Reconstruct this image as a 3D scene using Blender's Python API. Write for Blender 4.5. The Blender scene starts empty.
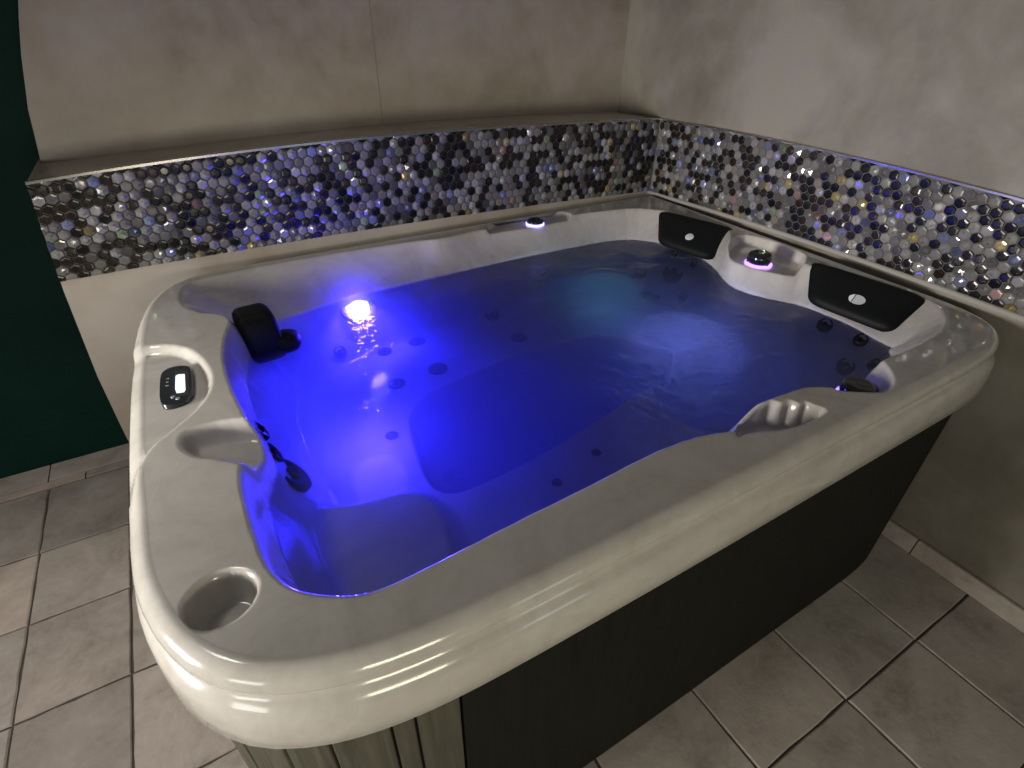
import bpy, math, random
import numpy as np
from mathutils import Vector, Matrix

random.seed(7); rng = np.random.default_rng(7)
SC = bpy.context.scene; COL = SC.collection

# ------------------------------------------------------------------ camera
CX, CY, CZ = 0.2708, -0.3878, 1.6143
YAW, PIT, ROL, FPX = map(float, (-30.8234, -34.4106, 0.8627, 543.437))
def cam_axes():
    y, p, r = map(math.radians, (YAW, PIT, ROL))
    f = np.array([-math.sin(y)*math.cos(p), math.cos(y)*math.cos(p), math.sin(p)])
    rt = np.array([math.cos(y), math.sin(y), 0.0]); up = np.cross(rt, f)
    R = math.cos(r)*rt + math.sin(r)*up; U = -math.sin(r)*rt + math.cos(r)*up
    return R, U, f
CR, CU, CF = cam_axes(); CP = np.array([CX, CY, CZ])
def ray(px, py): return CR*((px-512)/FPX) - CU*((py-384)/FPX) + CF
def at(px, py, ax, v):
    """point of the plane (axis ax = v) seen at a pixel of the photograph"""
    d = ray(px, py); return CP + d*((v-CP[ax])/d[ax])
cd = bpy.data.cameras.new('camera'); cam = bpy.data.objects.new('camera', cd); COL.objects.link(cam)
cd.sensor_fit = 'HORIZONTAL'; cd.sensor_width = 36; cd.lens = FPX*36/1024; cd.clip_start = .02
M = Matrix([[CR[0], CU[0], -CF[0], CX], [CR[1], CU[1], -CF[1], CY], [CR[2], CU[2], -CF[2], CZ], [0, 0, 0, 1]])
cam.matrix_world = M; SC.camera = cam

# ------------------------------------------------------------------ levels
H = 0.9095          # top of the tub rim
HW = H - 0.11       # water level
TL, TW = 2.2, 1.57  # tub length and width
YB = 1.59           # face of the thick back wall
YU = 1.883          # upper back wall, set back above the ledge
XR = 2.2007+.004    # right wall

# ------------------------------------------------------------------ materials
class NT:
    def __init__(s, name):
        s.m = bpy.data.materials.new(name); s.m.use_nodes = True; s.t = s.m.node_tree; s.t.nodes.clear()
        s.out = s.t.nodes.new('ShaderNodeOutputMaterial')
    def n(s, typ, **kw):
        nd = s.t.nodes.new('ShaderNode'+typ)
        for k, v in kw.items():
            if k.startswith('i_'):
                key = k[2:].replace('_', ' ')
                nd.inputs[key].default_value = v
            else: setattr(nd, k, v)
        return nd
    def l(s, a, b): s.t.links.new(a, b)
    def pos(s): return s.n('TexCoord').outputs['Object']
    def noise(s, scale, detail=4, rough=.55, vec=None, dist=0.):
        nd = s.n('TexNoise'); nd.inputs['Scale'].default_value = scale; nd.inputs['Detail'].default_value = detail
        nd.inputs['Roughness'].default_value = rough; nd.inputs['Distortion'].default_value = dist
        s.l(vec if vec else s.pos(), nd.inputs['Vector']); return nd.outputs['Fac']
    def ramp(s, fac, stops):
        r = s.n('ValToRGB'); e = r.color_ramp.elements
        while len(e) < len(stops): e.new(.5)
        for el, (p, c) in zip(e, stops): el.position = p; el.color = (c[0], c[1], c[2], 1)
        s.l(fac, r.inputs['Fac']); return r.outputs['Color']
    def bump(s, h, strength, dist=.01):
        b = s.n('Bump'); b.inputs['Strength'].default_value = strength; b.inputs['Distance'].default_value = dist
        s.l(h, b.inputs['Height']); return b.outputs['Normal']
    def bsdf(s, color, rough=.5, metal=0., coat=0., normal=None, spec=.5, emis=None, es=0., coat_rough=.05):
        b = s.n('BsdfPrincipled')
        if hasattr(color, 'links'): s.l(color, b.inputs['Base Color'])
        else: b.inputs['Base Color'].default_value = (*color, 1)
        if hasattr(rough, 'links'): s.l(rough, b.inputs['Roughness'])
        else: b.inputs['Roughness'].default_value = rough
        b.inputs['Metallic'].default_value = metal; b.inputs['Coat Weight'].default_value = coat
        b.inputs['Coat Roughness'].default_value = coat_rough; b.inputs['Specular IOR Level'].default_value = spec
        if normal is not None: s.l(normal, b.inputs['Normal'])
        if emis: b.inputs['Emission Color'].default_value = (*emis, 1); b.inputs['Emission Strength'].default_value = es
        s.l(b.outputs[0], s.out.inputs['Surface']); return b

def mat_wall():
    k = NT('plaster_tile'); n1 = k.noise(1.9, 5, .55, dist=.4); n2 = k.noise(9, 6, .6)
    mx = k.n('Math', operation='MULTIPLY_ADD'); k.l(n2, mx.inputs[0]); mx.inputs[1].default_value = .35; k.l(n1, mx.inputs[2])
    c = k.ramp(mx.outputs[0], [(.40, (.25, .215, .165)), (.56, (.37, .32, .265)), (.72, (.44, .395, .35)), (.85, (.50, .46, .42))])
    # fine upright joint between two large wall tiles
    sp = k.n('SeparateXYZ'); k.l(k.pos(), sp.inputs[0])
    a = k.n('Math', operation='SUBTRACT'); k.l(sp.outputs['X'], a.inputs[0]); a.inputs[1].default_value = 1.018
    b = k.n('Math', operation='ABSOLUTE'); k.l(a.outputs[0], b.inputs[0])
    g0 = k.n('Math', operation='LESS_THAN'); k.l(b.outputs[0], g0.inputs[0]); g0.inputs[1].default_value = .0022
    zz = k.n('Math', operation='GREATER_THAN'); k.l(sp.outputs['Z'], zz.inputs[0]); zz.inputs[1].default_value = 1.24
    g = k.n('Math', operation='MULTIPLY'); k.l(g0.outputs[0], g.inputs[0]); k.l(zz.outputs[0], g.inputs[1])
    mixc = k.n('Mix', data_type='RGBA'); k.l(g.outputs[0], mixc.inputs['Factor']); k.l(c, mixc.inputs['A'])
    mixc.inputs['B'].default_value = (.25, .225, .195, 1)
    k.bsdf(mixc.outputs['Result'], .42, normal=k.bump(n2, .06), spec=.4); return k.m
def mat_wall_right():
    k = NT('plaster_grey'); n1 = k.noise(2.3, 5, .55, dist=.5); n2 = k.noise(12, 6, .6)
    mx = k.n('Math', operation='MULTIPLY_ADD'); k.l(n2, mx.inputs[0]); mx.inputs[1].default_value = .3; k.l(n1, mx.inputs[2])
    c = k.ramp(mx.outputs[0], [(.40, (.145, .135, .105)), (.6, (.215, .198, .165)), (.8, (.29, .27, .235))])
    k.bsdf(c, .4, normal=k.bump(n2, .06), spec=.4); return k.m
def mat_dark_wall():
    k = NT('dark_green_wall'); n = k.noise(3, 3)
    k.bsdf(k.ramp(n, [(.3, (.004, .026, .021)), (.7, (.006, .036, .030))]), .6, spec=.12); return k.m
def mat_acrylic():
    k = NT('pearl_acrylic'); n1 = k.noise(5, 7, .7, dist=1.2); n2 = k.noise(26, 5, .6, dist=.8)
    mx = k.n('Math', operation='MULTIPLY_ADD'); k.l(n2, mx.inputs[0]); mx.inputs[1].default_value = .25; k.l(n1, mx.inputs[2])
    c = k.ramp(mx.outputs[0], [(.38, (.47, .445, .40)), (.62, (.58, .555, .515)), (.8, (.65, .63, .595))])
    k.bsdf(c, .16, coat=.6, coat_rough=.06); return k.m
def plain(name, c, r=.5, **kw):
    k = NT(name); k.bsdf(c, r, **kw); return k.m
def mat_wood(name, c0, c1):
    k = NT(name); mp = k.n('Mapping'); mp.inputs['Scale'].default_value = (14, 14, .9); k.l(k.pos(), mp.inputs[0])
    n = k.noise(4, 6, .65, vec=mp.outputs[0], dist=.6)
    k.bsdf(k.ramp(n, [(.3, c0), (.7, c1)]), .6, normal=k.bump(n, .25), spec=.18); return k.m
def mat_tile_floor():
    k = NT('floor_stone'); at_ = k.n('Attribute', attribute_name='tint'); n1 = k.noise(4.5, 7, .68, dist=.3); n2 = k.noise(40, 6, .7)
    mx = k.n('Math', operation='MULTIPLY_ADD'); k.l(n2, mx.inputs[0]); mx.inputs[1].default_value = .3; k.l(n1, mx.inputs[2])
    c = k.ramp(mx.outputs[0], [(.40, (.21, .19, .165)), (.60, (.36, .33, .30)), (.85, (.48, .45, .415))])
    m = k.n('Mix', data_type='RGBA', blend_type='MULTIPLY'); m.inputs['Factor'].default_value = 1
    k.l(c, m.inputs['A']); k.l(at_.outputs['Color'], m.inputs['B'])
    k.bsdf(m.outputs['Result'], .55, normal=k.bump(mx.outputs[0], .35, .01), spec=.35); return k.m
def mat_mosaic(name, rough, metal=0., coat=0.):
    k = NT(name); a = k.n('Attribute', attribute_name='tint')
    k.bsdf(a.outputs['Color'], rough, metal=metal, coat=coat); return k.m
def mat_water():
    k = NT('tub_water')
    n1 = k.noise(7, 3, .5, dist=.6); n2 = k.noise(38, 3, .6, dist=1.0)
    mx = k.n('Math', operation='MULTIPLY_ADD'); k.l(n2, mx.inputs[0]); mx.inputs[1].default_value = .3; k.l(n1, mx.inputs[2])
    nm = k.bump(mx.outputs[0], .55, .02)
    fr = k.n('Fresnel'); fr.inputs['IOR'].default_value = 1.33; k.l(nm, fr.inputs['Normal'])
    tr = k.n('BsdfTransparent'); gl = k.n('BsdfGlossy'); gl.inputs['Roughness'].default_value = .07; k.l(nm, gl.inputs['Normal'])
    ms = k.n('MixShader'); k.l(fr.outputs[0], ms.inputs[0]); k.l(tr.outputs[0], ms.inputs[1]); k.l(gl.outputs[0], ms.inputs[2])
    k.l(ms.outputs[0], k.out.inputs['Surface'])
    v = k.n('VolumeScatter'); v.inputs['Color'].default_value = (.86, .93, 1, 1); v.inputs['Density'].default_value = 2.1
    ab = k.n('VolumeAbsorption'); ab.inputs['Color'].default_value = (.05, .25, .88, 1); ab.inputs['Density'].default_value = 2.2
    ad = k.n('AddShader'); k.l(v.outputs[0], ad.inputs[0]); k.l(ab.outputs[0], ad.inputs[1])
    k.l(ad.outputs[0], k.out.inputs['Volume']); return k.m
def emit(name, c, s):
    k = NT(name); e = k.n('Emission'); e.inputs[0].default_value = (*c, 1); e.inputs[1].default_value = s
    k.l(e.outputs[0], k.out.inputs['Surface']); return k.m

MW, MWR, MDW, MAC = mat_wall(), mat_wall_right(), mat_dark_wall(), mat_acrylic()
MFL, MGROUT = mat_tile_floor(), plain('grout', (.085, .078, .068), .8)
MPIL = plain('black_foam', (.006, .0075, .0075), .55, spec=.2)
MBLK = plain('black_plastic', (.010, .011, .016), .14, coat=.5)
MJET = plain('jet_plastic', (.003, .004, .010), .6, spec=.2)
MCHR = plain('chrome', (.75, .76, .78), .12, metal=1.)
MEMB = plain('silver_emblem', (.62, .66, .66), .35)
MEMW = plain('white_emblem', (.95, .95, .95), .3)
MPAN = plain('charcoal_plastic', (.022, .027, .035), .28, coat=.3)
MLBL = plain('grey_print', (.35, .37, .40), .5)
MSCR = emit('lit_display', (.70, .86, 1.0), 1.7)
MRING = emit('led_ring_purple', (.42, .22, 1.0), 3.0)
MLED = emit('led_blue_white', (.72, .80, 1.0), 3.2)
MLEDB = emit('led_blue', (.05, .03, 1.0), 4.)
MMET = plain('brushed_metal', (.50, .49, .47), .22, metal=1.)
MCAB = mat_wood('dark_cabinet', (.006, .007, .005), (.012, .013, .009))
MSLAT = mat_wood('lit_taupe_slats', (.065, .063, .048), (.12, .115, .088))  # cabinet wood made lighter: light caught by the left boards is in the colour
MWAT = mat_water()
MTRIM = plain('pale_strip', (.33, .32, .30), .35)

# ------------------------------------------------------------------ mesh helpers
def make(name, V, F, mats, parent=None, smooth=True, midx=None, tint=None):
    me = bpy.data.meshes.new(name); me.from_pydata([tuple(map(float, v)) for v in V], [], [tuple(map(int, f)) for f in F])
    for m in (mats if isinstance(mats, (list, tuple)) else [mats]): me.materials.append(m)
    if smooth: me.polygons.foreach_set('use_smooth', [True]*len(me.polygons))
    if midx is not None: me.polygons.foreach_set('material_index', list(map(int, midx)))
    if tint is not None:
        a = me.color_attributes.new('tint', 'FLOAT_COLOR', 'CORNER')
        buf = []
        for p in me.polygons: buf += list(tint[p.index])*p.loop_total
        a.data.foreach_set('color', buf)
    me.update(); o = bpy.data.objects.new(name, me); COL.objects.link(o)
    if parent: o.parent = parent
    return o
def struct(o, label=None):
    o['kind'] = 'structure'
    if label: o['label'] = label
    return o
class MB:
    def __init__(s): s.V = []; s.F = []
    def add(s, V, F):
        b = len(s.V); s.V += [tuple(map(float, v)) for v in V]; s.F += [tuple(int(i)+b for i in f) for f in F]; return s
    def box(s, x0, y0, z0, x1, y1, z1):
        V = [(x, y, z) for z in (z0, z1) for y in (y0, y1) for x in (x0, x1)]
        return s.add(V, [(0, 2, 3, 1), (4, 5, 7, 6), (0, 1, 5, 4), (2, 6, 7, 3), (0, 4, 6, 2), (1, 3, 7, 5)])
    def lathe(s, prof, n=32, mat=Matrix(), sx=1., sy=1.):
        V = []; F = []
        for r, z in prof:
            for i in range(n):
                a = 2*math.pi*i/n; V.append(tuple(mat @ Vector((r*math.cos(a)*sx, r*math.sin(a)*sy, z))))
        for j in range(len(prof)-1):
            for i in range(n):
                k = (i+1) % n; F.append((j*n+i, j*n+k, (j+1)*n+k, (j+1)*n+i))
        F.append(tuple(range((len(prof)-1)*n, len(prof)*n))); F.append(tuple(range(n-1, -1, -1)))
        return s.add(V, F)
    def prism(s, poly, z0, z1, mat=Matrix(), bev=0.):
        """closed outline extruded from z0 to z1 with a small chamfer on top"""
        n = len(poly); c = np.mean(np.array(poly), axis=0); V = []
        rings = [(z0, 1.), (z1-bev, 1.)] + ([(z1, 1-bev/max(1e-6, np.max(np.linalg.norm(np.array(poly)-c, axis=1))))] if bev else [])
        for z, k in rings:
            for p in poly:
                q = c+(np.array(p)-c)*k; V.append(tuple(mat @ Vector((q[0], q[1], z))))
        F = []
        for j in range(len(rings)-1):
            for i in range(n): F.append((j*n+i, j*n+(i+1) % n, (j+1)*n+(i+1) % n, (j+1)*n+i))
        F.append(tuple(range((len(rings)-1)*n, len(rings)*n))); F.append(tuple(range(n-1, -1, -1)))
        return s.add(V, F)
    def build(s, name, mat, parent=None, smooth=False): return make(name, s.V, s.F, mat, parent, smooth)
def auto(o, ang=35):
    """smooth shading that keeps edges sharper than ang degrees"""
    me = o.data; me.polygons.foreach_set('use_smooth', [True]*len(me.polygons)); me.set_sharp_from_angle(angle=math.radians(ang)); return o

def smooth_closed(P, n=300, iters=2):
    """Chaikin-rounded closed outline resampled to n even points"""
    P = np.array(P, float)
    for _ in range(iters):
        Q = np.roll(P, -1, axis=0); P = np.stack([.75*P+.25*Q, .25*P+.75*Q], 1).reshape(-1, 2)
    D = np.r_[0, np.cumsum(np.linalg.norm(np.roll(P, -1, 0)-P, axis=1))]
    s = np.linspace(0, D[-1], n, endpoint=False); PP = np.vstack([P, P[:1]])
    return np.stack([np.interp(s, D, PP[:, 0]), np.interp(s, D, PP[:, 1])], 1)
def sdist(X, Y, poly):
    """signed distance to a closed outline, positive inside"""
    d = np.full(X.shape, 1e9); ins = np.zeros(X.shape, bool); n = len(poly)
    for i in range(n):
        ax, ay = poly[i]; bx, by = poly[(i+1) % n]; ex, ey = bx-ax, by-ay; L = ex*ex+ey*ey+1e-12
        t = np.clip(((X-ax)*ex+(Y-ay)*ey)/L, 0, 1); d = np.minimum(d, (X-ax-t*ex)**2+(Y-ay-t*ey)**2)
        if ay != by:
            c = (ay > Y) != (by > Y); ins ^= c & (X < ax+(Y-ay)*ex/ey)
    d = np.sqrt(d); return np.where(ins, d, -d)
def sm(t): t = np.clip(t, 0, 1); return t*t*(3-2*t)
def px2(pts, z): return [tuple(at(x, y, 2, z)[:2]) for x, y in pts]

# ------------------------------------------------------------------ hot tub
tub = bpy.data.objects.new('hot_tub', None); COL.objects.link(tub)
tub['label'] = 'pearl grey acrylic hot tub with dark cabinet, built into the tiled corner'; tub['category'] = 'hot tub'

OUT = [(.018, .50), (.014, .62), (.016, .80), (.020, .95), (.028, 1.08), (.038, 1.20), (.050, 1.30), (.075, 1.40), (.125, 1.49), (.20, 1.545), (.30, 1.568),
       (.6, 1.57), (1.2, 1.573), (1.7, 1.572), (2.05, 1.572), (2.17, 1.565), (2.198, 1.54), (2.2, 1.40), (2.2, 1.0), (2.2, .7), (2.2, .42), (2.2, .30), (2.196, .20), (2.175, .115),
       (2.125, .050), (2.04, .015), (1.92, .002), (1.75, .0), (1.4, -.002), (1.05, -.005), (.75, -.005), (.5, -.003), (.39, .002), (.30, .014), (.222, .036), (.149, .074), (.094, .130), (.054, .202), (.027, .30), (.019, .38)]
OUT = smooth_closed(OUT, 360, 1)
A = px2([(178, 300), (178, 292), (183, 285), (195, 280), (240, 270), (300, 259), (360, 249), (400, 243), (424, 240), (440, 239), (466, 233), (474, 231), (500, 227), (530, 223), (560, 217),
         (585, 213), (605, 211), (632, 208), (655, 209.5), (680, 212.5), (706, 218), (728, 226)], H)
A += px2([(728, 243), (731, 259), (745, 263.5), (768, 268.5), (790, 273), (800, 271)], H-.035)
A += px2([(813, 267), (830, 268), (858, 274), (890, 284), (918, 293), (936, 303), (946, 314), (947, 324), (940, 334), (925, 342), (905, 352), (890, 357), (882, 361)], H)
A += px2([(884, 363), (891, 373), (893, 382), (888, 389), (878, 391), (860, 390), (845, 389), (828, 387), (810, 386.6), (797, 390), (763, 402), (756, 406), (751, 417), (747, 430), (735, 431), (718, 433), (700, 436), (684, 441),
          (652, 453), (590, 486), (518, 521), (470, 546), (440, 561), (419, 572), (385, 588), (366, 594), (350, 596), (330, 596), (312, 594), (291, 589), (276, 579), (261, 560), (248, 521), (240, 490), (238, 465),
          (247, 455), (250, 439), (248, 423), (240, 408), (230, 388), (223, 366), (221.5, 350), (225, 332), (230, 322), (227, 316), (215, 313.5), (200, 313), (188, 309), (181, 305)], H)
A = smooth_closed(A, 420, 1)
Bp = px2([(286, 319), (330, 304), (360, 295), (400, 286), (450, 274), (480, 267), (520, 258), (560, 250), (600, 242), (622, 239.5), (640, 240), (660, 243), (680, 249), (700, 257), (715, 268), (724, 280),
          (732, 287), (745, 292.5), (760, 297), (780, 301), (800, 305), (826, 315), (850, 325), (880, 342), (900, 352)], HW)
GX = np.arange(-.01, 2.2101, .004); GY = np.arange(-.01, 1.5801, .004)
X, Y = np.meshgrid(GX, GY)
sA = sdist(X, Y, A)
# water outline: traced at the back and right, tucked in just behind the rim at the front and left
Bp += [(1.955, .25), (1.88, .185), (1.72, .165), (1.55, .15), (1.47, .175), (1.42, .20), (1.34, .205), (1.22, .205), (1.10, .165), (1.02, .18), (.92, .185), (.75, .178), (.60, .170), (.46, .160), (.37, .156), (.31, .176), (.27, .215), (.248, .28),
       (.240, .38), (.238, .50), (.262, .56), (.278, .60), (.277, .655), (.268, .77), (.268, .96), (.290, 1.08), (.315, 1.16), (.315, 1.22), (.36, 1.275)]
B = smooth_closed(Bp, 360, 1)
sB = sdist(X, Y, B)
dA = np.maximum(sA, 0); dB = np.maximum(-sB, 0)
t = np.where(sA > 0, dA/(dA+dB+1e-6), 0)
t = np.where(sB > 0, 1, t)
rnd = dA/(dA+.006)
Z = H - .11*t*rnd
# below the waterline: steep wall, bench, foot well
BENCH, SHELF = HW-.17, HW-.12
wall = HW - sB*1.9
shelf_poly = smooth_closed(px2([(222, 318), (230, 345), (243, 385), (247, 418), (262, 447), (276, 468), (293, 490), (310, 498), (332, 501), (370, 495), (410, 484), (436, 490), (452, 515), (466, 560), (400, 640), (250, 620), (190, 480), (190, 340)], SHELF), 160, 2)
fw = smooth_closed(px2([(415, 406), (474, 380), (520, 357), (551, 347), (591, 338), (640, 345), (680, 352), (620, 401), (544, 443), (470, 482), (440, 490), (424, 450)], BENCH), 120, 2)
fw2 = smooth_closed(px2([(668, 355), (700, 345), (760, 340), (800, 352), (800, 385), (748, 420), (700, 428), (655, 400)], BENCH), 120, 2)
sh, f1, f2 = sdist(X, Y, shelf_poly), sdist(X, Y, fw), sdist(X, Y, fw2)
floorz = BENCH + (SHELF-BENCH)*sm((sh+.03)/.06) - .40*sm((f1+.03)/.09) - .30*sm((f2+.03)/.15)
floorz += .012*np.sin(X*9)*np.sin(Y*7)
# contoured backrest columns on the back and right walls
und = np.maximum(floorz, wall - .02*np.cos(X*16)*sm(sB/.05))
k_ = 60.; und = np.log(np.exp(k_*(floorz-HW))+np.exp(k_*(wall-HW)))/k_+HW
und = np.minimum(und, HW-.0)
Z = np.where(sB > 0, np.where(und > HW-.001, HW-.001, und), Z)
# recessed areas moulded into the rim
def pocket(poly, depth, w, tilt=None, sharp=1):
    global Z
    s = sdist(X, Y, smooth_closed(poly, 140, sharp)); zz = H - depth*sm(s/w)
    if tilt is not None: zz = zz - tilt*sm(s/.09)*sm(s/w)
    Z = np.where(s > 0, np.minimum(Z, zz), Z)
PANEL = [(-.08, 1.098), (.075, 1.096), (.13, 1.078), (.176, 1.03), (.200, .96), (.212, .885), (.205, .81), (.175, .745), (.125, .695), (.075, .645), (.055, .58), (.040, .50), (-.08, .47)]
PANEL_S = smooth_closed(PANEL, 140, 1); PD = .020
def panel_drop(x, y): return PD*sm(sdist(x, y, PANEL_S)/.022)
Z = np.where(Z > H-.05, Z-panel_drop(X, Y), Z)
pocket(px2([(176, 443), (180, 432), (198, 425), (224, 419), (262, 416), (290, 425), (290, 460), (246, 466), (236, 463), (215, 459), (195, 458), (181, 451)], H), .036, .03, .02)
pocket([(.1530+.052*math.cos(a), .230+.050*math.sin(a)) for a in np.linspace(0, 2*math.pi, 24, endpoint=False)], .062, .014)
pocket(px2([(724, 247), (733, 240), (748, 239), (775, 246), (803, 258), (806, 262), (800, 276), (768, 276), (735, 268)], H-.018), .036, .016)
pocket(px2([(482, 232), (496, 223), (520, 216.5), (545, 214.5), (568, 215), (574, 219), (566, 229), (530, 236), (495, 240)], H-.015), .016, .020)
pocket(px2([(884, 361), (893, 374), (895, 383), (888, 391), (878, 392.5), (845, 391), (832, 389), (830, 380), (850, 366), (870, 352)], H), .075, .018)
# grip niche in the front rim, with a scalloped back wall
pocket(px2([(735, 440), (748, 432), (775, 431), (800, 426), (820, 417), (828, 411.5), (824, 407.5), (812, 404.5), (805, 400.5), (799, 404.5), (794, 401), (787, 399.5), (781, 403), (776, 401), (770, 399.5), (763, 402), (752, 404), (735, 410)], H), .060, .016, sharp=1)

def hz(x, y):
    i = (x-GX[0])/.004; j = (y-GY[0])/.004
    i0 = int(np.clip(math.floor(i), 0, len(GX)-2)); j0 = int(np.clip(math.floor(j), 0, len(GY)-2)); fx, fy = i-i0, j-j0
    return float((Z[j0, i0]*(1-fx)+Z[j0, i0+1]*fx)*(1-fy)+(Z[j0+1, i0]*(1-fx)+Z[j0+1, i0+1]*fx)*fy)
def hnorm(x, y, e=.012):
    n = Vector((-(hz(x+e, y)-hz(x-e, y))/(2*e), -(hz(x, y+e)-hz(x, y-e))/(2*e), 1)); n.normalize(); return n
def hit(px, py, off=0.):
    """where a line of sight meets the moulded shell"""
    d = ray(px, py); t0 = (H+.01-CP[2])/d[2]; t = t0
    for _ in range(4000):
        p = CP+d*t
        if p[2] <= hz(p[0], p[1]): break
        t += .0006
    return Vector(p)
def frame(p, n, up=Vector((0, 0, 1))):
    x = up.cross(n)
    x = x.normalized() if x.length > 1e-3 else Vector((1, 0, 0))
    y = n.cross(x); m = Matrix((x, y, n)).transposed().to_4x4(); m.translation = p; return m

# shell: height grid inside, swept rolled lip outside
sO = sdist(X, Y, OUT); keep = sO > .040
ny, nx = X.shape; idx = -np.ones(X.shape, int); cells = keep[:-1, :-1] & keep[1:, :-1] & keep[:-1, 1:] & keep[1:, 1:]
used = np.zeros(X.shape, bool)
for a_, b_ in ((slice(0, -1), slice(0, -1)), (slice(1, None), slice(0, -1)), (slice(0, -1), slice(1, None)), (slice(1, None), slice(1, None))): used[a_, b_] |= cells
idx[used] = np.arange(used.sum())
V = np.stack([X[used], Y[used], Z[used]], 1)
jj, ii = np.nonzero(cells)
F = np.stack([idx[jj, ii], idx[jj, ii+1], idx[jj+1, ii+1], idx[jj+1, ii]], 1)
tan = np.roll(OUT, -1, 0)-np.roll(OUT, 1, 0); tan /= np.linalg.norm(tan, axis=1)[:, None]
area = .5*np.sum(OUT[:, 0]*np.roll(OUT[:, 1], -1)-np.roll(OUT[:, 0], -1)*OUT[:, 1])
NI = np.stack([-tan[:, 1], tan[:, 0]], 1)*(1 if area > 0 else -1)    # inward
prof = [(.048, .0001), (.044, .0002), (.040, 0), (.035, -.0015), (.029, -.005), (.023, -.010), (.0178, -.017), (.0155, -.025), (.0158, -.033), (.0195, -.040), (.0225, -.045), (.0215, -.050), (.0165, -.055), (.0095, -.062), (.0045, -.071), (.002, -.082), (.0005, -.10), (0, -.12), (0, -.150), (.003, -.155), (.012, -.155), (.014, -.145)]
LV = []; n = len(OUT)
for s_, dz in prof:
    q = OUT+NI*s_; dr = panel_drop(q[:, 0], q[:, 1])*np.clip((dz+.055)/.05, 0, 1)
    for i in range(n): LV.append((q[i, 0], q[i, 1], H+dz-dr[i]))
LF = []
for j in range(len(prof)-1):
    for i in range(n): LF.append((j*n+i, (j+1)*n+i, (j+1)*n+(i+1) % n, j*n+(i+1) % n) if area < 0 else (j*n+i, j*n+(i+1) % n, (j+1)*n+(i+1) % n, (j+1)*n+i))
b0 = len(V)
allV = [tuple(v) for v in V]+LV; allF = [tuple(f) for f in F]+[tuple(i+b0 for i in f) for f in LF]
shell = make('shell', allV, allF, MAC, tub)

# cabinet: boards follow the rounded outline a little inside the lip
def inset(s): return OUT+NI*s
CAB = inset(.028); z0c, z1c = .012, H-.135
# arc positions of the outline
def near_idx(x, y): return int(np.argmin((CAB[:, 0]-x)**2+(CAB[:, 1]-y)**2))
def board(i0, i1, name, mat, gap=.002, th=.018, step=1):
    ids = list(range(i0, i1+1, step)); P = [CAB[i % n] for i in ids]; Q = [CAB[i % n]+NI[i % n]*th for i in ids]
    def trim(L):
        L = [np.array(p) for p in L]; d = L[1]-L[0]; L[0] = L[0]+d/np.linalg.norm(d)*gap; d = L[-2]-L[-1]; L[-1] = L[-1]+d/np.linalg.norm(d)*gap; return L
    P, Q = trim(P), trim(Q); poly = P+Q[::-1]; m = len(poly); c = []
    VV = [(p[0], p[1], z) for z in (z0c, z1c) for p in poly]
    FF = [(i, (i+1) % m, m+(i+1) % m, m+i) for i in range(m)]
    k = len(P)
    for i in range(k-1):
        FF.append((m+i, m+i+1, m+m-2-i, m+m-1-i)); FF.append((i+1, i, m-1-i, m-2-i))
    o = make(name, VV, FF, mat, tub, smooth=False); md = o.modifiers.new('bevel', 'BEVEL'); md.width = .003; md.segments = 2; md.limit_method = 'ANGLE'; md.angle_limit = math.radians(50)
    return o
def bounds(pts):
    ids = [near_idx(*p) for p in pts]; out = [ids[0]]
    for k in ids[1:]:
        while k <= out[-1]: k += n
        out.append(k)
    return out
# CAB runs along OUT order: left side up, back, right side down, front back to the near corner
ring = bounds([(1.98, .04), (.43, .025), (.36, .03), (.31, .037), (.235, .06), (.165, .10), (.105, .16), (.062, .23), (.035, .31), (.03, .40)])
board(ring[0], ring[1], 'front_panel', MCAB)
for a_, b_ in zip(ring[1:-1], ring[2:]): board(a_, b_, 'cabinet_board', MSLAT)
rr = bounds([(2.172, .42), (2.165, .30), (2.13, .18), (2.07, .10), (1.98, .04)])
for a_, b_ in zip(rr[:-1], rr[1:]): board(a_, b_, 'cabinet_board', MCAB)
lr = bounds([(.03, .40), (.10, 1.40)]); board(lr[0], lr[1], 'side_panel', MCAB)
inner = MB(); ci = OUT+NI*.05
VV = [(p[0], p[1], z) for z in (0.0, H-.16) for p in ci[::3]]; m = len(ci[::3])
inner.add(VV, [(i, (i+1) % m, m+(i+1) % m, m+i) for i in range(m)]); inner.build('base_frame', plain('black_liner', (.006, .006, .006), .8), tub)

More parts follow.
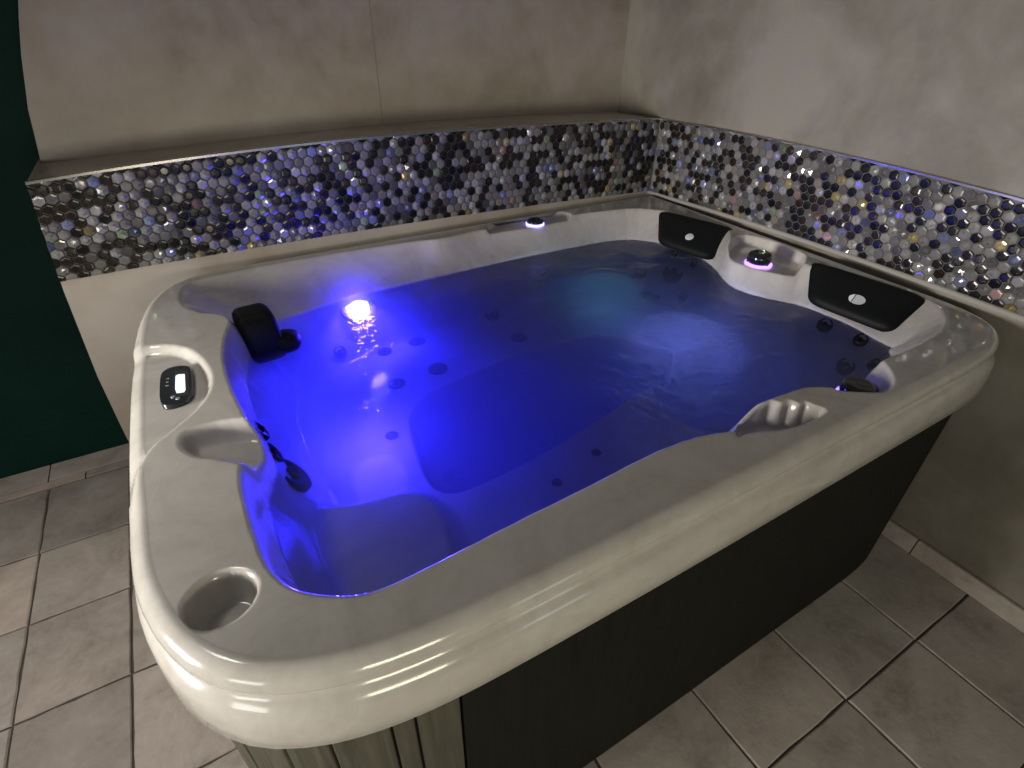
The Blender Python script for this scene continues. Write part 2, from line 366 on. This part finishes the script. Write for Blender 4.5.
# headrests on the sloping back wall of the bowl
def cushion(px4, z4, name, bulge=.016, base=.004, N=18, flare=0.):
    C4 = []
    for (x, y), z in zip(px4, z4): C4.append(at(x, y, 2, z) if z is not None else np.array(hit(x, y)))
    TLc, TRc, BRc, BLc = map(np.array, C4)
    nrm = np.cross(TRc-TLc, BLc-TLc); nrm /= np.linalg.norm(nrm)
    if np.dot(nrm, CP-TLc) < 0: nrm = -nrm
    VV = []; 
    for side in (1, -1):
        for j in range(N+1):
            for i in range(N+1):
                u, v = 2*i/N-1, 2*j/N-1
                # squircle map gives rounded corners
                e = 8.; r = max(abs(u), abs(v)); ln = (abs(u)**e+abs(v)**e)**(1/e) if r > 0 else 1
                uu, vv = (u*r/ln, v*r/ln) if r > 0 else (0, 0)
                a, b = (uu+1)/2, (vv+1)/2
                p = TLc*(1-a)*(1-b)+TRc*a*(1-b)+BRc*a*b+BLc*(1-a)*b
                edge = (1-r**2.6)**.6 if r < 1 else 0
                h = (base+bulge*edge*.6+.010*(1-r**10)) if side > 0 else -.010
                if r > .999: h = base*.2
                VV.append(p+nrm*h)
    S = (N+1)**2; FF = []
    for sd in (0, 1):
        for j in range(N):
            for i in range(N):
                a = sd*S+j*(N+1)+i; q = (a, a+1, a+N+2, a+N+1); FF.append(q if sd else q[::-1])
    bd = [i for i in range(N+1)]+[(j)*(N+1)+N for j in range(1, N+1)]+[N*(N+1)+i for i in range(N-1, -1, -1)]+[j*(N+1) for j in range(N-1, 0, -1)]
    for k in range(len(bd)):
        a, b = bd[k], bd[(k+1) % len(bd)]; FF.append((a, b, b+S, a+S))
    return make(name, VV, FF, MPIL, tub), (TLc, TRc, BRc, BLc, nrm)
def emblem(parent, q, px, size, two=True, bulge=.0245):
    TLc, TRc, BRc, BLc, nrm = q; d = ray(*px); c = (TLc+TRc+BRc+BLc)/4; 
    tt = np.dot(c+nrm*bulge-CP, nrm)/np.dot(d, nrm); p = Vector(CP+d*tt)
    ax = Vector((TRc-TLc)).normalized(); nn = Vector(nrm); ay = nn.cross(ax)
    m = Matrix((ax, ay, nn)).transposed().to_4x4(); m.translation = p-nn*.001
    if two:
        def half(a0, a1, g):
            P = [(size[0]*math.cos(a)+g, size[1]*math.sin(a)) for a in np.linspace(a0, a1, 18)]; return P
        MB().prism(half(math.radians(118), math.radians(242), -.0006), 0, .0035, m, .0008).build('emblem', MEMW, parent)['label'] = 'bright white left half of the oval emblem'
        MB().prism(half(math.radians(-114), math.radians(114), .0006), 0, .0030, m, .0008).build('emblem', MEMB, parent)['label'] = 'silver right part of the oval emblem'
    else:
        auto(MB().lathe([(1, 0), (1, .0025), (.85, .004), (.3, .005)], 24, m @ Matrix.Diagonal((size[0], size[1], 1, 1))).build('emblem', MEMB, parent))
h1, q1 = cushion([(659, 210), (737, 229), (711, 262), (658, 244)], [H+.004, H+.004, H-.092, H-.092], 'headrest')
emblem(h1, q1, (689.5, 237), (.017, .016), False)
h2, q2 = cushion([(811, 260), (930, 298), (894, 337), (807, 303)], [H+.012, H+.004, H-.092, H-.085], 'headrest')
emblem(h2, q2, (857, 299.5), (.024, .0165), True)
# third headrest: a thick black block cushion standing in the far left corner of the bowl
def rblock(c, hx, hy, z0, z1, rot, lean, name):
    N = 28; VV = []; FF = []; levels = [(0, .80), (.04, .93), (.12, 1), (.5, 1.0), (.82, .99), (.92, .94), (.98, .80), (1., .5)]
    for tz, k in levels:
        for i in range(N):
            a = 2*math.pi*i/N; e = .45
            x = hx*k*math.copysign(abs(math.cos(a))**e, math.cos(a)); y = hy*k*math.copysign(abs(math.sin(a))**e, math.sin(a))
            y -= .010*math.sin(math.pi*tz)*(1 if y < 0 else 0)
            z = z0+(z1-z0)*tz
            xr = x*math.cos(rot)-y*math.sin(rot); yr = x*math.sin(rot)+y*math.cos(rot)
            VV.append((c[0]+xr+lean[0]*tz, c[1]+yr+lean[1]*tz, z))
    for j in range(len(levels)-1):
        for i in range(N): FF.append((j*N+i, j*N+(i+1) % N, (j+1)*N+(i+1) % N, (j+1)*N+i))
    FF.append(tuple(range(N-1, -1, -1))); FF.append(tuple(range((len(levels)-1)*N, len(levels)*N)))
    return make(name, VV, FF, MPIL, tub)
rblock((.352, 1.165), .052, .050, HW-.035, H-.002, math.radians(6), (-.012, .02), 'headrest')['label'] = 'thick black headrest block at the lounge end'
auto(MB().lathe([(.0, -.012), (.030, -.010), (.037, 0), (.030, .012), (.004, .016)], 28, Matrix.Translation((.408, 1.150, HW+.002)) @ Matrix.Diagonal((1.25, 1.2, 1.9, 1))).build('headrest_wing', MPIL, tub), 60)

# diverter knobs with a lit ring beneath
def knob(px, py, z, r, hgt, ringmat, label, hollow=False, lx=1.):
    p = Vector(at(px, py, 2, z)); base = hz(p.x, p.y); p.z = base
    m = Matrix.Translation(p)
    if hollow: pr = [(r*.98, .004), (r*1.0, hgt*.55), (r*.93, hgt*.85), (r*.80, hgt), (r*.62, hgt*.95), (r*.56, hgt*.72), (r*.50, hgt*.70), (r*.30, hgt*.85), (.001, hgt*.9)]
    else: pr = [(r*.90, .006), (r*1.0, hgt*.45), (r*.98, hgt*.7), (r*.88, hgt*.92), (r*.66, hgt), (r*.50, hgt*1.02), (.001, hgt*.97)]
    k = MB().lathe(pr, 40, m).build('diverter_knob', MBLK, tub); auto(k, 50); k['label'] = label
    if not hollow: # finger notches of the cap
        for a in range(3):
            an = a*2*math.pi/3+.4; mm = m @ Matrix.Translation((math.cos(an)*r*.93, math.sin(an)*r*.93, hgt*.55)) @ Matrix.Rotation(an, 4, 'Z')
            auto(MB().lathe([(r*.10, -hgt*.4), (r*.12, 0), (r*.08, hgt*.35)], 12, mm).build('finger_grip', MBLK, k), 50)
    rg = MB().lathe([(r*.6, .0005), (r*1.10, .0005), (r*1.12, .006), (r*1.02, .009), (r*.7, .009)], 40, m).build('light_ring', ringmat, k, True)
    return k
knob(758, 264, H-.035, .042, .046, MRING, 'black diverter knob between the two headrests, purple light ring')
knob(535, 224, H-.014, .034, .022, emit('led_ring_blue', (.25, .22, 1.0), 5.), 'black open-topped control ring on the back rim, blue light', True)
knob(858, 393, H-.06, .043, .042, emit('led_ring_violet', (.38, .22, 1.0), 2.0), 'black diverter knob in the front rim notch')

# control panel on the left rim
zp = H-PD
pp = [at(x, y, 2, zp+.008)[:2] for x, y in [(160.6, 375), (166, 370), (175, 367), (188, 366), (191.5, 369), (193, 382), (192.5, 397), (183, 403), (171, 407), (163, 407), (159.8, 402), (159.6, 388)]]
cp = MB().prism([tuple(p) for p in smooth_closed(pp, 60, 2)], zp-.004, zp+.012, Matrix(), .003).build('control_panel', MPAN, tub); auto(cp, 40)
def on_panel(pts): return [tuple(at(x, y, 2, zp+.013)[:2]) for x, y in pts]
MB().prism(on_panel([(173.8, 371.5), (187.6, 370.5), (189.5, 394), (176.5, 396.5), (173.6, 392)]), zp+.011, zp+.0125).build('display_bezel', plain('display_bezel_grey', (.05, .055, .06), .2), cp)
MB().prism(on_panel([(175.6, 376), (178, 374.6), (184.6, 374), (185.4, 389.5), (184, 392), (176.6, 393), (175.2, 389)]), zp+.012, zp+.0132).build('display', MSCR, cp)['label'] = 'bright lit display'
for px_, py_, w_ in ((167.8, 378.5, 1.3), (167.2, 382, 1.3), (167, 385.6, 1.6)):
    MB().prism(on_panel([(px_-w_, py_-.5), (px_+w_, py_-.9), (px_+w_, py_), (px_-w_, py_+.5)]), zp+.0115, zp+.0125).build('printed_mark', MLBL, cp)
for px_, py_ in ((173, 397), (178, 398.5)):
    c_ = at(px_, py_, 2, zp+.012); auto(MB().lathe([(.005, 0), (.0045, .0015), (.001, .002)], 16, Matrix.Translation(Vector(c_))).build('button', MLBL, cp))

# jets: dark rosettes on the moulded seats
def jet(px, py, r, lab=None, kind='jet'):
    p = hit(px, py); nn = hnorm(p.x, p.y); nn = (nn+Vector((0, 0, .3))).normalized(); m = frame(p+nn*.001, nn)
    o = auto(MB().lathe([(r, -.008), (r, .001), (r*.92, .004), (r*.74, .004), (r*.66, .001), (r*.40, .0005)], 28, m).build(kind, MJET, tub), 50)
    if r > .02:
        auto(MB().lathe([(r*.34, 0), (r*.34, .006), (r*.22, .009), (r*.10, .006)], 20, m).build('nozzle', MJET, o), 50)
    return o
for j_ in [(a, b, c*1.15) for a, b, c in [(641, 272, .024), (674, 272, .042), (650, 296, .040), (684, 296, .022), (674.5, 253.5, .013), (694, 264, .013), (492, 315, .026), (519, 338, .028), (417, 342, .026), (438, 369, .028), (397, 384, .024),
           (825, 325, .022), (861, 340, .020), (874, 364, .018), (846, 366, .026), (260, 430, .024), (272, 452, .026), (292, 474, .045), (385, 352, .022), (448, 474, .024), (340, 352, .020), (596, 453, .012), (557, 483, .012), (392, 436, .016)]]:
    jet(*j_)
# underwater light
pl = hit(357, 307); nl = hnorm(pl.x, pl.y); nl = (nl+Vector((0, 0, 1.3))).normalized(); ml = frame(pl+nl*.004, nl)
ul = auto(MB().lathe([(.062, -.02), (.062, .001), (.056, .0035), (.048, .0035), (.044, .001)], 36, ml).build('underwater_light', plain('blue_lens_rim', (.25, .28, .6), .3), tub), 50)
MB().lathe([(.040, .001), (.040, .003), (.034, .0045), (.01, .005)], 32, ml).build('lens', MLED, ul, True)['label'] = 'glowing blue-white lens'

# ------------------------------------------------------------------ water
Bw = B + 0
tb = np.roll(Bw, -1, 0)-np.roll(Bw, 1, 0); tb /= np.linalg.norm(tb, axis=1)[:, None]
ab = .5*np.sum(Bw[:, 0]*np.roll(Bw[:, 1], -1)-np.roll(Bw[:, 0], -1)*Bw[:, 1])
NO = -np.stack([-tb[:, 1], tb[:, 0]], 1)*(1 if ab > 0 else -1)
Bw = Bw+NO*.004
Bw2 = Bw+NO*.012
m = len(Bw); cw = np.array([1.12, .78]); WV = [(p[0], p[1], HW) for p in Bw]; WF = [tuple(range(m))]; KR = 46
for k in range(KR):
    q = Bw*(1-k/KR)+cw*(k/KR)
    if k == 0: q = Bw+NO*.006
    for p in q: WV.append((p[0], p[1], (HW-.012 if k == 0 else min(HW-.012, hz(p[0], p[1])-.008))))
WF += [(m+i, m+(i+1) % m, (i+1) % m, i) for i in range(m)]
for k in range(KR-1): WF += [((k+2)*m+i, (k+2)*m+(i+1) % m, (k+1)*m+(i+1) % m, (k+1)*m+i) for i in range(m)]
WV.append((cw[0], cw[1], hz(*cw)-.008)); WF += [(len(WV)-1, KR*m+(i+1) % m, KR*m+i) for i in range(m)]
if ab < 0: WF = [f[::-1] for f in WF]
water = make('tub_water', WV, WF, MWAT, None, smooth=False)
water['label'] = 'cloudy blue-lit water filling the hot tub bowl'; water['category'] = 'water'; water['kind'] = 'stuff'

# ------------------------------------------------------------------ floor
xs = [-2.6, -2.24, -1.88, -1.55, -1.21, -.872, -.532, -.252, .09, .44, .79, 1.143, 1.508, 1.868, 2.215]
ys = [-2.70, -2.36, -2.0, -1.64, -1.28, -.92, -.56+.01, -.215, .16, .525, .885, 1.222, 1.54, 1.905]
V = []; F = []; T = []; g = .003
base = {(.252): 1}
for j in range(len(ys)-1):
    for i in range(len(xs)-1):
        x0, x1, y0, y1 = xs[i]+g, xs[i+1]-g, ys[j]+g, ys[j+1]-g
        if xs[i+1] > 2.21: x1 = 2.20
        c = rng.normal(1, .11); w = rng.random()
        col = (c*(1+.10*w), c*(1+.01*w), c*(1-.05*w), 1)
        Nn = 6; b = len(V); ring = []
        def edge(x, y): return (x+rng.normal(0, .0012), y+rng.normal(0, .0012))
        pts = [edge(x0+(x1-x0)*k/Nn, y0) for k in range(Nn)]+[edge(x1, y0+(y1-y0)*k/Nn) for k in range(Nn)]+[edge(x1-(x1-x0)*k/Nn, y1) for k in range(Nn)]+[edge(x0, y1-(y1-y0)*k/Nn) for k in range(Nn)]
        cx, cy = (x0+x1)/2, (y0+y1)/2; K = len(pts); dz = rng.normal(0, .0006)
        V += [(x, y, -.012) for x, y in pts]+[(x, y, -.004) for x, y in pts]+[(x+(cx-x)*.02, y+(cy-y)*.02, dz) for x, y in pts]
        for r_ in range(2):
            for k in range(K): F.append((b+r_*K+k, b+r_*K+(k+1) % K, b+(r_+1)*K+(k+1) % K, b+(r_+1)*K+k)); T.append(col)
        F.append(tuple(b+2*K+k for k in range(K))); T.append(col)
nt = len(F); b = len(V); V += [(-3, -3, -.009), (2.6, -3, -.009), (2.6, 2.4, -.009), (-3, 2.4, -.009)]; F.append((b, b+1, b+2, b+3)); T.append((1, 1, 1, 1))
fl = make('floor', V, F, [MFL, MGROUT], None, False, [0]*nt+[1], T); struct(fl, 'grey stone-look square floor tiles with pale grout')

# small border tiles: along the dark wall and the foot of the right wall
def tiles_strip(name, cells, label):
    V = []; F = []; T = []
    for (x0, y0, z0, x1, y1, z1) in cells:
        mb = MB().box(x0, y0, z0, x1, y1, z1); b = len(V); V += mb.V; F += [tuple(i+b for i in f) for f in mb.F]
        c = rng.normal(1.1, .10); w = rng.random(); T += [(c*(1+.12*w), c, c*(1-.05*w), 1)]*6
    o = make(name, V, F, MFL, None, False, None, T); md = o.modifiers.new('bevel', 'BEVEL'); md.width = .002; md.segments = 2
    return struct(o, label)
cells = []; x = -2.6
for L_ in (.31, .30, .32, .31, .30, .315, .205, .345, .33, .30):
    cells.append((x+.002, 1.957, -.01, x+L_-.002, 2.072, .001)); x += L_
x = -2.45
for L_ in (.41, .40, .42, .41, .40, .315, .205, .345):
    cells.append((x+.002, 1.909, -.01, x+L_-.002, 1.953, .001)); x += L_
tiles_strip('baseboard_back', cells, 'narrow row of beige border tiles along the dark wall')
cells = []; y = -2.9
for L_ in (.36, .36, .36, .36, .36, .36, .36, .36, .36, .36, .36, .36):
    cells.append((2.187, y+.002, 0.002, 2.200, y+L_-.002, .075)) if y+L_ < 1.5 else None; y += L_
tiles_strip('baseboard_right', cells, 'low row of tiles at the foot of the right wall')

# ------------------------------------------------------------------ walls
xq = [-.2, -.126, .088, .291, .79, 1.131, 1.634, 2.228, 2.3]
zb = lambda x: float(np.polyval(PB, x)); zt = lambda x: float(np.polyval(PT, x)); zr = lambda x: float(np.polyval(PR, x))
PB = np.polyfit([-.126, .088, .291, .79, 1.131, 1.634, 2.2], [.930, .942, .947, .945, .937, .930, .914], 2)
PT = np.polyfit([-.093, .009, .278, .835, 1.151, 1.614, 2.203], [1.215, 1.222, 1.243, 1.253, 1.252, 1.248, 1.226], 3)
PR = np.polyfit([-.088, .187, .926, 1.284, 2.204], [1.203, 1.225, 1.244, 1.239, 1.217], 2)
def xl(z, yu=False):
    if yu: return float(np.interp(z, [1.15, 1.203, 1.356, 1.495, 1.578, 1.624, 1.8, 2.7], [-.095, -.088, -.062, -.023, .005, .022, .09, .40]))
    return float(np.interp(z, [0, .326, .596, .92, 1.215, 1.3], [-.150, -.151, -.146, -.124, -.093, -.085]))
U = np.linspace(0, 1, 60); XE = XR
V = []; rows = []
def row(fn): rows.append(len(V)//1); V.extend(fn(u) for u in U)
def low(z): return lambda u: (xl(z)+(XE-xl(z))*u, YB, z)
starts = []
for z in (-.01, .2, .4, .6, .8, .9): row(low(z))
row(lambda u: (lambda x: (x, YB, zt(x)))(xl(1.215)+(XE-xl(1.215))*u))
row(lambda u: (lambda x: (x, YU, zr(x)))(xl(1.2, True)+(XE-xl(1.2, True))*u))
for z in (1.29, 1.356, 1.43, 1.495, 1.54, 1.578, 1.62, 1.8, 2.2, 2.7): row(lambda u, z=z: (xl(z, True)+(XE-xl(z, True))*u, YU, z))
nr = len(rows); nu = len(U); F = []
for j in range(nr-1):
    for i in range(nu-1): a = j*nu+i; F.append((a, a+1, a+nu+1, a+nu))
b = len(V)
for j in range(nr): v = V[j*nu]; V.append((v[0], YU+.15, v[2] if j != 6 else v[2]))
for j in range(nr-1): F.append((j*nu, (j+1)*nu, b+j+1, b+j))
wb = make('wall_back', V, F, MW, None, False); struct(wb, 'mottled grey-brown back wall with a ledge above the mosaic band')
V = [(XR, -3, -.01), (XR, YU+.15, -.01), (XR, YU+.15, 2.7), (XR, -3, 2.7)]
mb = MB().box(XR, -3, -.01, XR+.12, YU+.15, 2.7); wr = mb.build('wall_right', MWR); struct(wr, 'mottled grey right wall behind the hot tub')
mb = MB().box(-3, 2.075, -.01, .6, 2.175, 2.7); struct(mb.build('wall_left', MDW), 'dark green wall to the left of the tiled corner')

# mosaic bands of small hexagonal tiles
PITCH = .0314
def mosaic(name, S0, S1, zbf, ztf, place, label, rows_=11):
    V = []; F = []; MI = []; T = []
    ns = 60
    for k in range(ns+1):
        s = S0+(S1-S0)*k/ns; V.append(place(s, zbf(s), .001)); V.append(place(s, ztf(s), .001))
    for k in range(ns): F.append((2*k, 2*k+2, 2*k+3, 2*k+1)); MI.append(3); T.append((1, 1, 1, 1))
    nc = int((S1-S0)/PITCH)+2
    for r_ in range(rows_+1):
        for c_ in range(-1, nc):
            s = S0+(c_+(.5 if r_ % 2 else 0))*PITCH; 
            if s < S0-PITCH*.35 or s > S1+PITCH*.1: continue
            zb_, zt_ = zbf(s), ztf(s); rowh = (zt_-zb_)/rows_; zc = zb_+rowh*(r_+.15)
            q = rng.random()
            facet = False; tl = .0
            if q < .41: mi = 0; c = [(.005, .005, .006), (.012, .009, .007), (.006, .008, .006), (.018, .012, .009)][rng.integers(4)]
            elif q < .66: mi = 1; g_ = rng.uniform(.05, .19); w = rng.normal(0, .04); c = (g_*(1+w+.04), g_, g_*(1-w))
            else:
                mi = 2; facet = rng.random() < .75; g_ = rng.uniform(.12, .42); h = rng.random()
                c = (g_, g_, g_)
                if h < .05: c = (g_*1.1, g_*.9, g_*.45)
                elif h < .15: c = (g_*.65, g_*.75, g_*1.25)
                elif h < .18: c = (g_*1.15, g_*.75, g_*.7)
                elif h < .21: c = (g_*.8, g_*1.05, g_*.75)
            R_ = PITCH/math.sqrt(3)*.93; tx, tz = rng.normal(0, .05, 2)
            def pt(rad, k, hh):
                an = math.radians(30+60*k); ds, dz = rad*math.cos(an), rad*math.sin(an)*rowh/(PITCH*.866)
                zz = min(max(zc+dz, zb_), zt_-.001); ss = min(max(s+ds, S0), S1)
                return place(ss, zz, hh+(tx*ds+tz*dz if hh > .003 else 0))
            b = len(V)
            for k in range(6): V.append(pt(R_, k, .002))
            for k in range(6): V.append(pt(R_*.90, k, .0045))
            for k in range(6): V.append(pt(R_*(.50 if facet else .6), k, .0065 if facet else .0052))
            if facet: ox, oz = rng.normal(0, .002, 2); V.append(place(min(max(s+ox, S0), S1), min(max(zc+oz, zb_), zt_), .0085))
            else: V.append(place(min(max(s, S0), S1), min(max(zc, zb_), zt_), .0053))
            for rr_ in (0, 1):
                for k in range(6): F.append((b+rr_*6+k, b+rr_*6+(k+1) % 6, b+(rr_+1)*6+(k+1) % 6, b+(rr_+1)*6+k)); MI.append(mi); T.append((*c, 1))
            for k in range(6):
                F.append((b+12+k, b+12+(k+1) % 6, b+18)); MI.append(mi)
                f_ = rng.uniform(.6, 1.3) if facet else 1; T.append((c[0]*f_, c[1]*f_, c[2]*f_, 1))
    o = make(name, V, F, [mat_mosaic(name+'_dark', .22), mat_mosaic(name+'_grey', .35), mat_mosaic(name+'_glass', .14, metal=.35, coat=.3), plain(name+'_grout', (.15, .145, .13), .8)], None, False, MI, T)
    return struct(o, label)
mosaic('trim_1', xl(1.0), XR-.0005, lambda s: zb(s), lambda s: zt(s)-.003, lambda s, z, h: (s+((xl(z)-xl(1.0))*max(0, 1-(s-xl(1.0))/.5)), YB-h, z), 'band of small hexagon mosaic tiles on the back wall')
PB2 = np.polyfit([1.59, 1.545, 1.058, .702, .419, .241, .064, -.2], [.915, .917, .928, .935, .939, .939, .934, .92], 2)
PT2 = np.polyfit([1.591, 1.153, .812, .539, .314, .196, -.2], [1.228, 1.235, 1.236, 1.232, 1.225, 1.216, 1.19], 2)
zb2 = lambda y: float(np.polyval(PB2, y)); zt2 = lambda y: float(np.polyval(PT2, y))
mosaic('trim_2', -1.6, YB-.009, lambda s: zb2(max(s, -.5)), lambda s: zt2(max(s, -.5))-.002, lambda s, z, h: (XR-h, s, z), 'band of small hexagon mosaic tiles on the right wall')
# edge strips
def strip(name, pts, w, h, mat, axis, label):
    """bar following pts; w outwards from the wall, h tall"""
    V = []; F = []
    for x, y, z in pts:
        for dw, dh in ((0, 0), (w, 0), (w*1.0, h*.75), (w*.7, h), (0, h)):
            V.append((x, y-dw, z+dh) if axis == 'y' else (x-dw, y, z+dh))
    for j in range(len(pts)-1):
        for k in range(5): F.append((j*5+k, j*5+(k+1) % 5, (j+1)*5+(k+1) % 5, (j+1)*5+k))
    F.append((0, 1, 2, 3, 4)); b = (len(pts)-1)*5; F.append((b+4, b+3, b+2, b+1, b))
    return struct(make(name, V, F, mat, None, False), label)
xsr = np.linspace(xl(1.215)+.0, XR-.01, 50)
strip('trim_3', [(x, YB, zt(x)-.004) for x in xsr], .010, .009, MMET, 'y', 'metal edge strip along the top of the back mosaic band')
ysr = np.linspace(-1.6, YB, 50)
strip('trim_4', [(XR, y, zt2(max(y, -.5))-.004) for y in ysr], .010, .008, MMET, 'x', 'metal edge strip along the top of the right mosaic band')
strip('trim_5', [(XR, y, zb2(max(y, -.5))-.014) for y in ysr], .012, .014, MTRIM, 'x', 'pale strip along the bottom of the right mosaic band')

# ------------------------------------------------------------------ lights
def area(name, loc, tgt, size, power, color, sy=None):
    l = bpy.data.lights.new(name, 'AREA'); l.energy = power; l.color = color; l.size = size
    if sy: l.shape = 'RECTANGLE'; l.size_y = sy
    o = bpy.data.objects.new(name, l); COL.objects.link(o); o.location = loc
    d = Vector(tgt)-Vector(loc); o.rotation_euler = d.to_track_quat('-Z', 'Y').to_euler(); return o
def point(name, loc, power, color, r=.03):
    l = bpy.data.lights.new(name, 'POINT'); l.energy = power; l.color = color; l.shadow_soft_size = r
    o = bpy.data.objects.new(name, l); COL.objects.link(o); o.location = loc; return o
def spot(name, loc, d, power, color, ang, r):
    l = bpy.data.lights.new(name, 'SPOT'); l.energy = power; l.color = color; l.spot_size = math.radians(ang); l.spot_blend = .4; l.shadow_soft_size = r
    o = bpy.data.objects.new(name, l); COL.objects.link(o); o.location = loc; o.rotation_euler = Vector(d).to_track_quat('-Z', 'Y').to_euler(); return o
area('unseen_light', (.15, -1.75, 1.04), (.5, 0, .88), .7, 13, (1, .90, .68), .4)
area('unseen_light', (-1.3, -.7, 1.06), (.2, .5, .85), .6, 4.5, (.97, .98, .96), .4)
dl = area('bowl_fill_light', (-2.1, .55, 1.16), (2.1, .85, .90), .7, 13, (1, .94, .85), .5); dl.data.spread = math.radians(60)  # unseen fill added from the left to brighten the bowl's inner slopes
area('unseen_light', (1.5, -2.6, .9), (2.2, -.2, .4), .6, 2.0, (.80, .93, 1), .6)  # unseen cool fill added for the lower right wall
cl = area('floor_fill_light', (-.75, .8, 2.6), (-.75, .8, 0), .4, 5.5, (1, .94, .88)); cl.data.spread = math.radians(75)  # unseen fill added overhead, narrowed to brighten only the left floor
spot('tub_led_and_fill', pl+nl*.05, (-.15, -1, -.85), 85, (.038, .021, 1.0), 122, .035)
point('tub_led_and_fill', pl+nl*.045, 2.2, (.038, .02, 1.0), .04)
spot('tub_led_and_fill', Vector((.52, .74, HW-.05)), (.1, -.1, -1), 19, (.042, .022, 1.0), 170, .10)  # added blue fill in the near-left water, no lamp body here
spot('tub_led_and_fill', Vector((1.60, 1.12, HW-.04)), (0, 0, -1), 2.2, (.11, .46, .66), 168, .27)
spot('tub_led_and_fill', Vector((1.62, .72, HW-.04)), (0, 0, -1), 9, (.24, .32, 1.0), 168, .36)  # added lavender-blue fill to bring up the water on the right
w = bpy.data.worlds.new('world'); SC.world = w; w.use_nodes = True
w.node_tree.nodes['Background'].inputs[0].default_value = (1, .97, .92, 1); w.node_tree.nodes['Background'].inputs[1].default_value = .085

SC.view_settings.view_transform = 'Standard'; SC.view_settings.look = 'None'; SC.view_settings.gamma = 1
SC.view_settings.use_curve_mapping = False; SC.view_settings.exposure = 0.0
SC.cycles.use_denoising = True; SC.cycles.max_bounces = 8; SC.cycles.transparent_max_bounces = 16; SC.cycles.volume_bounces = 2
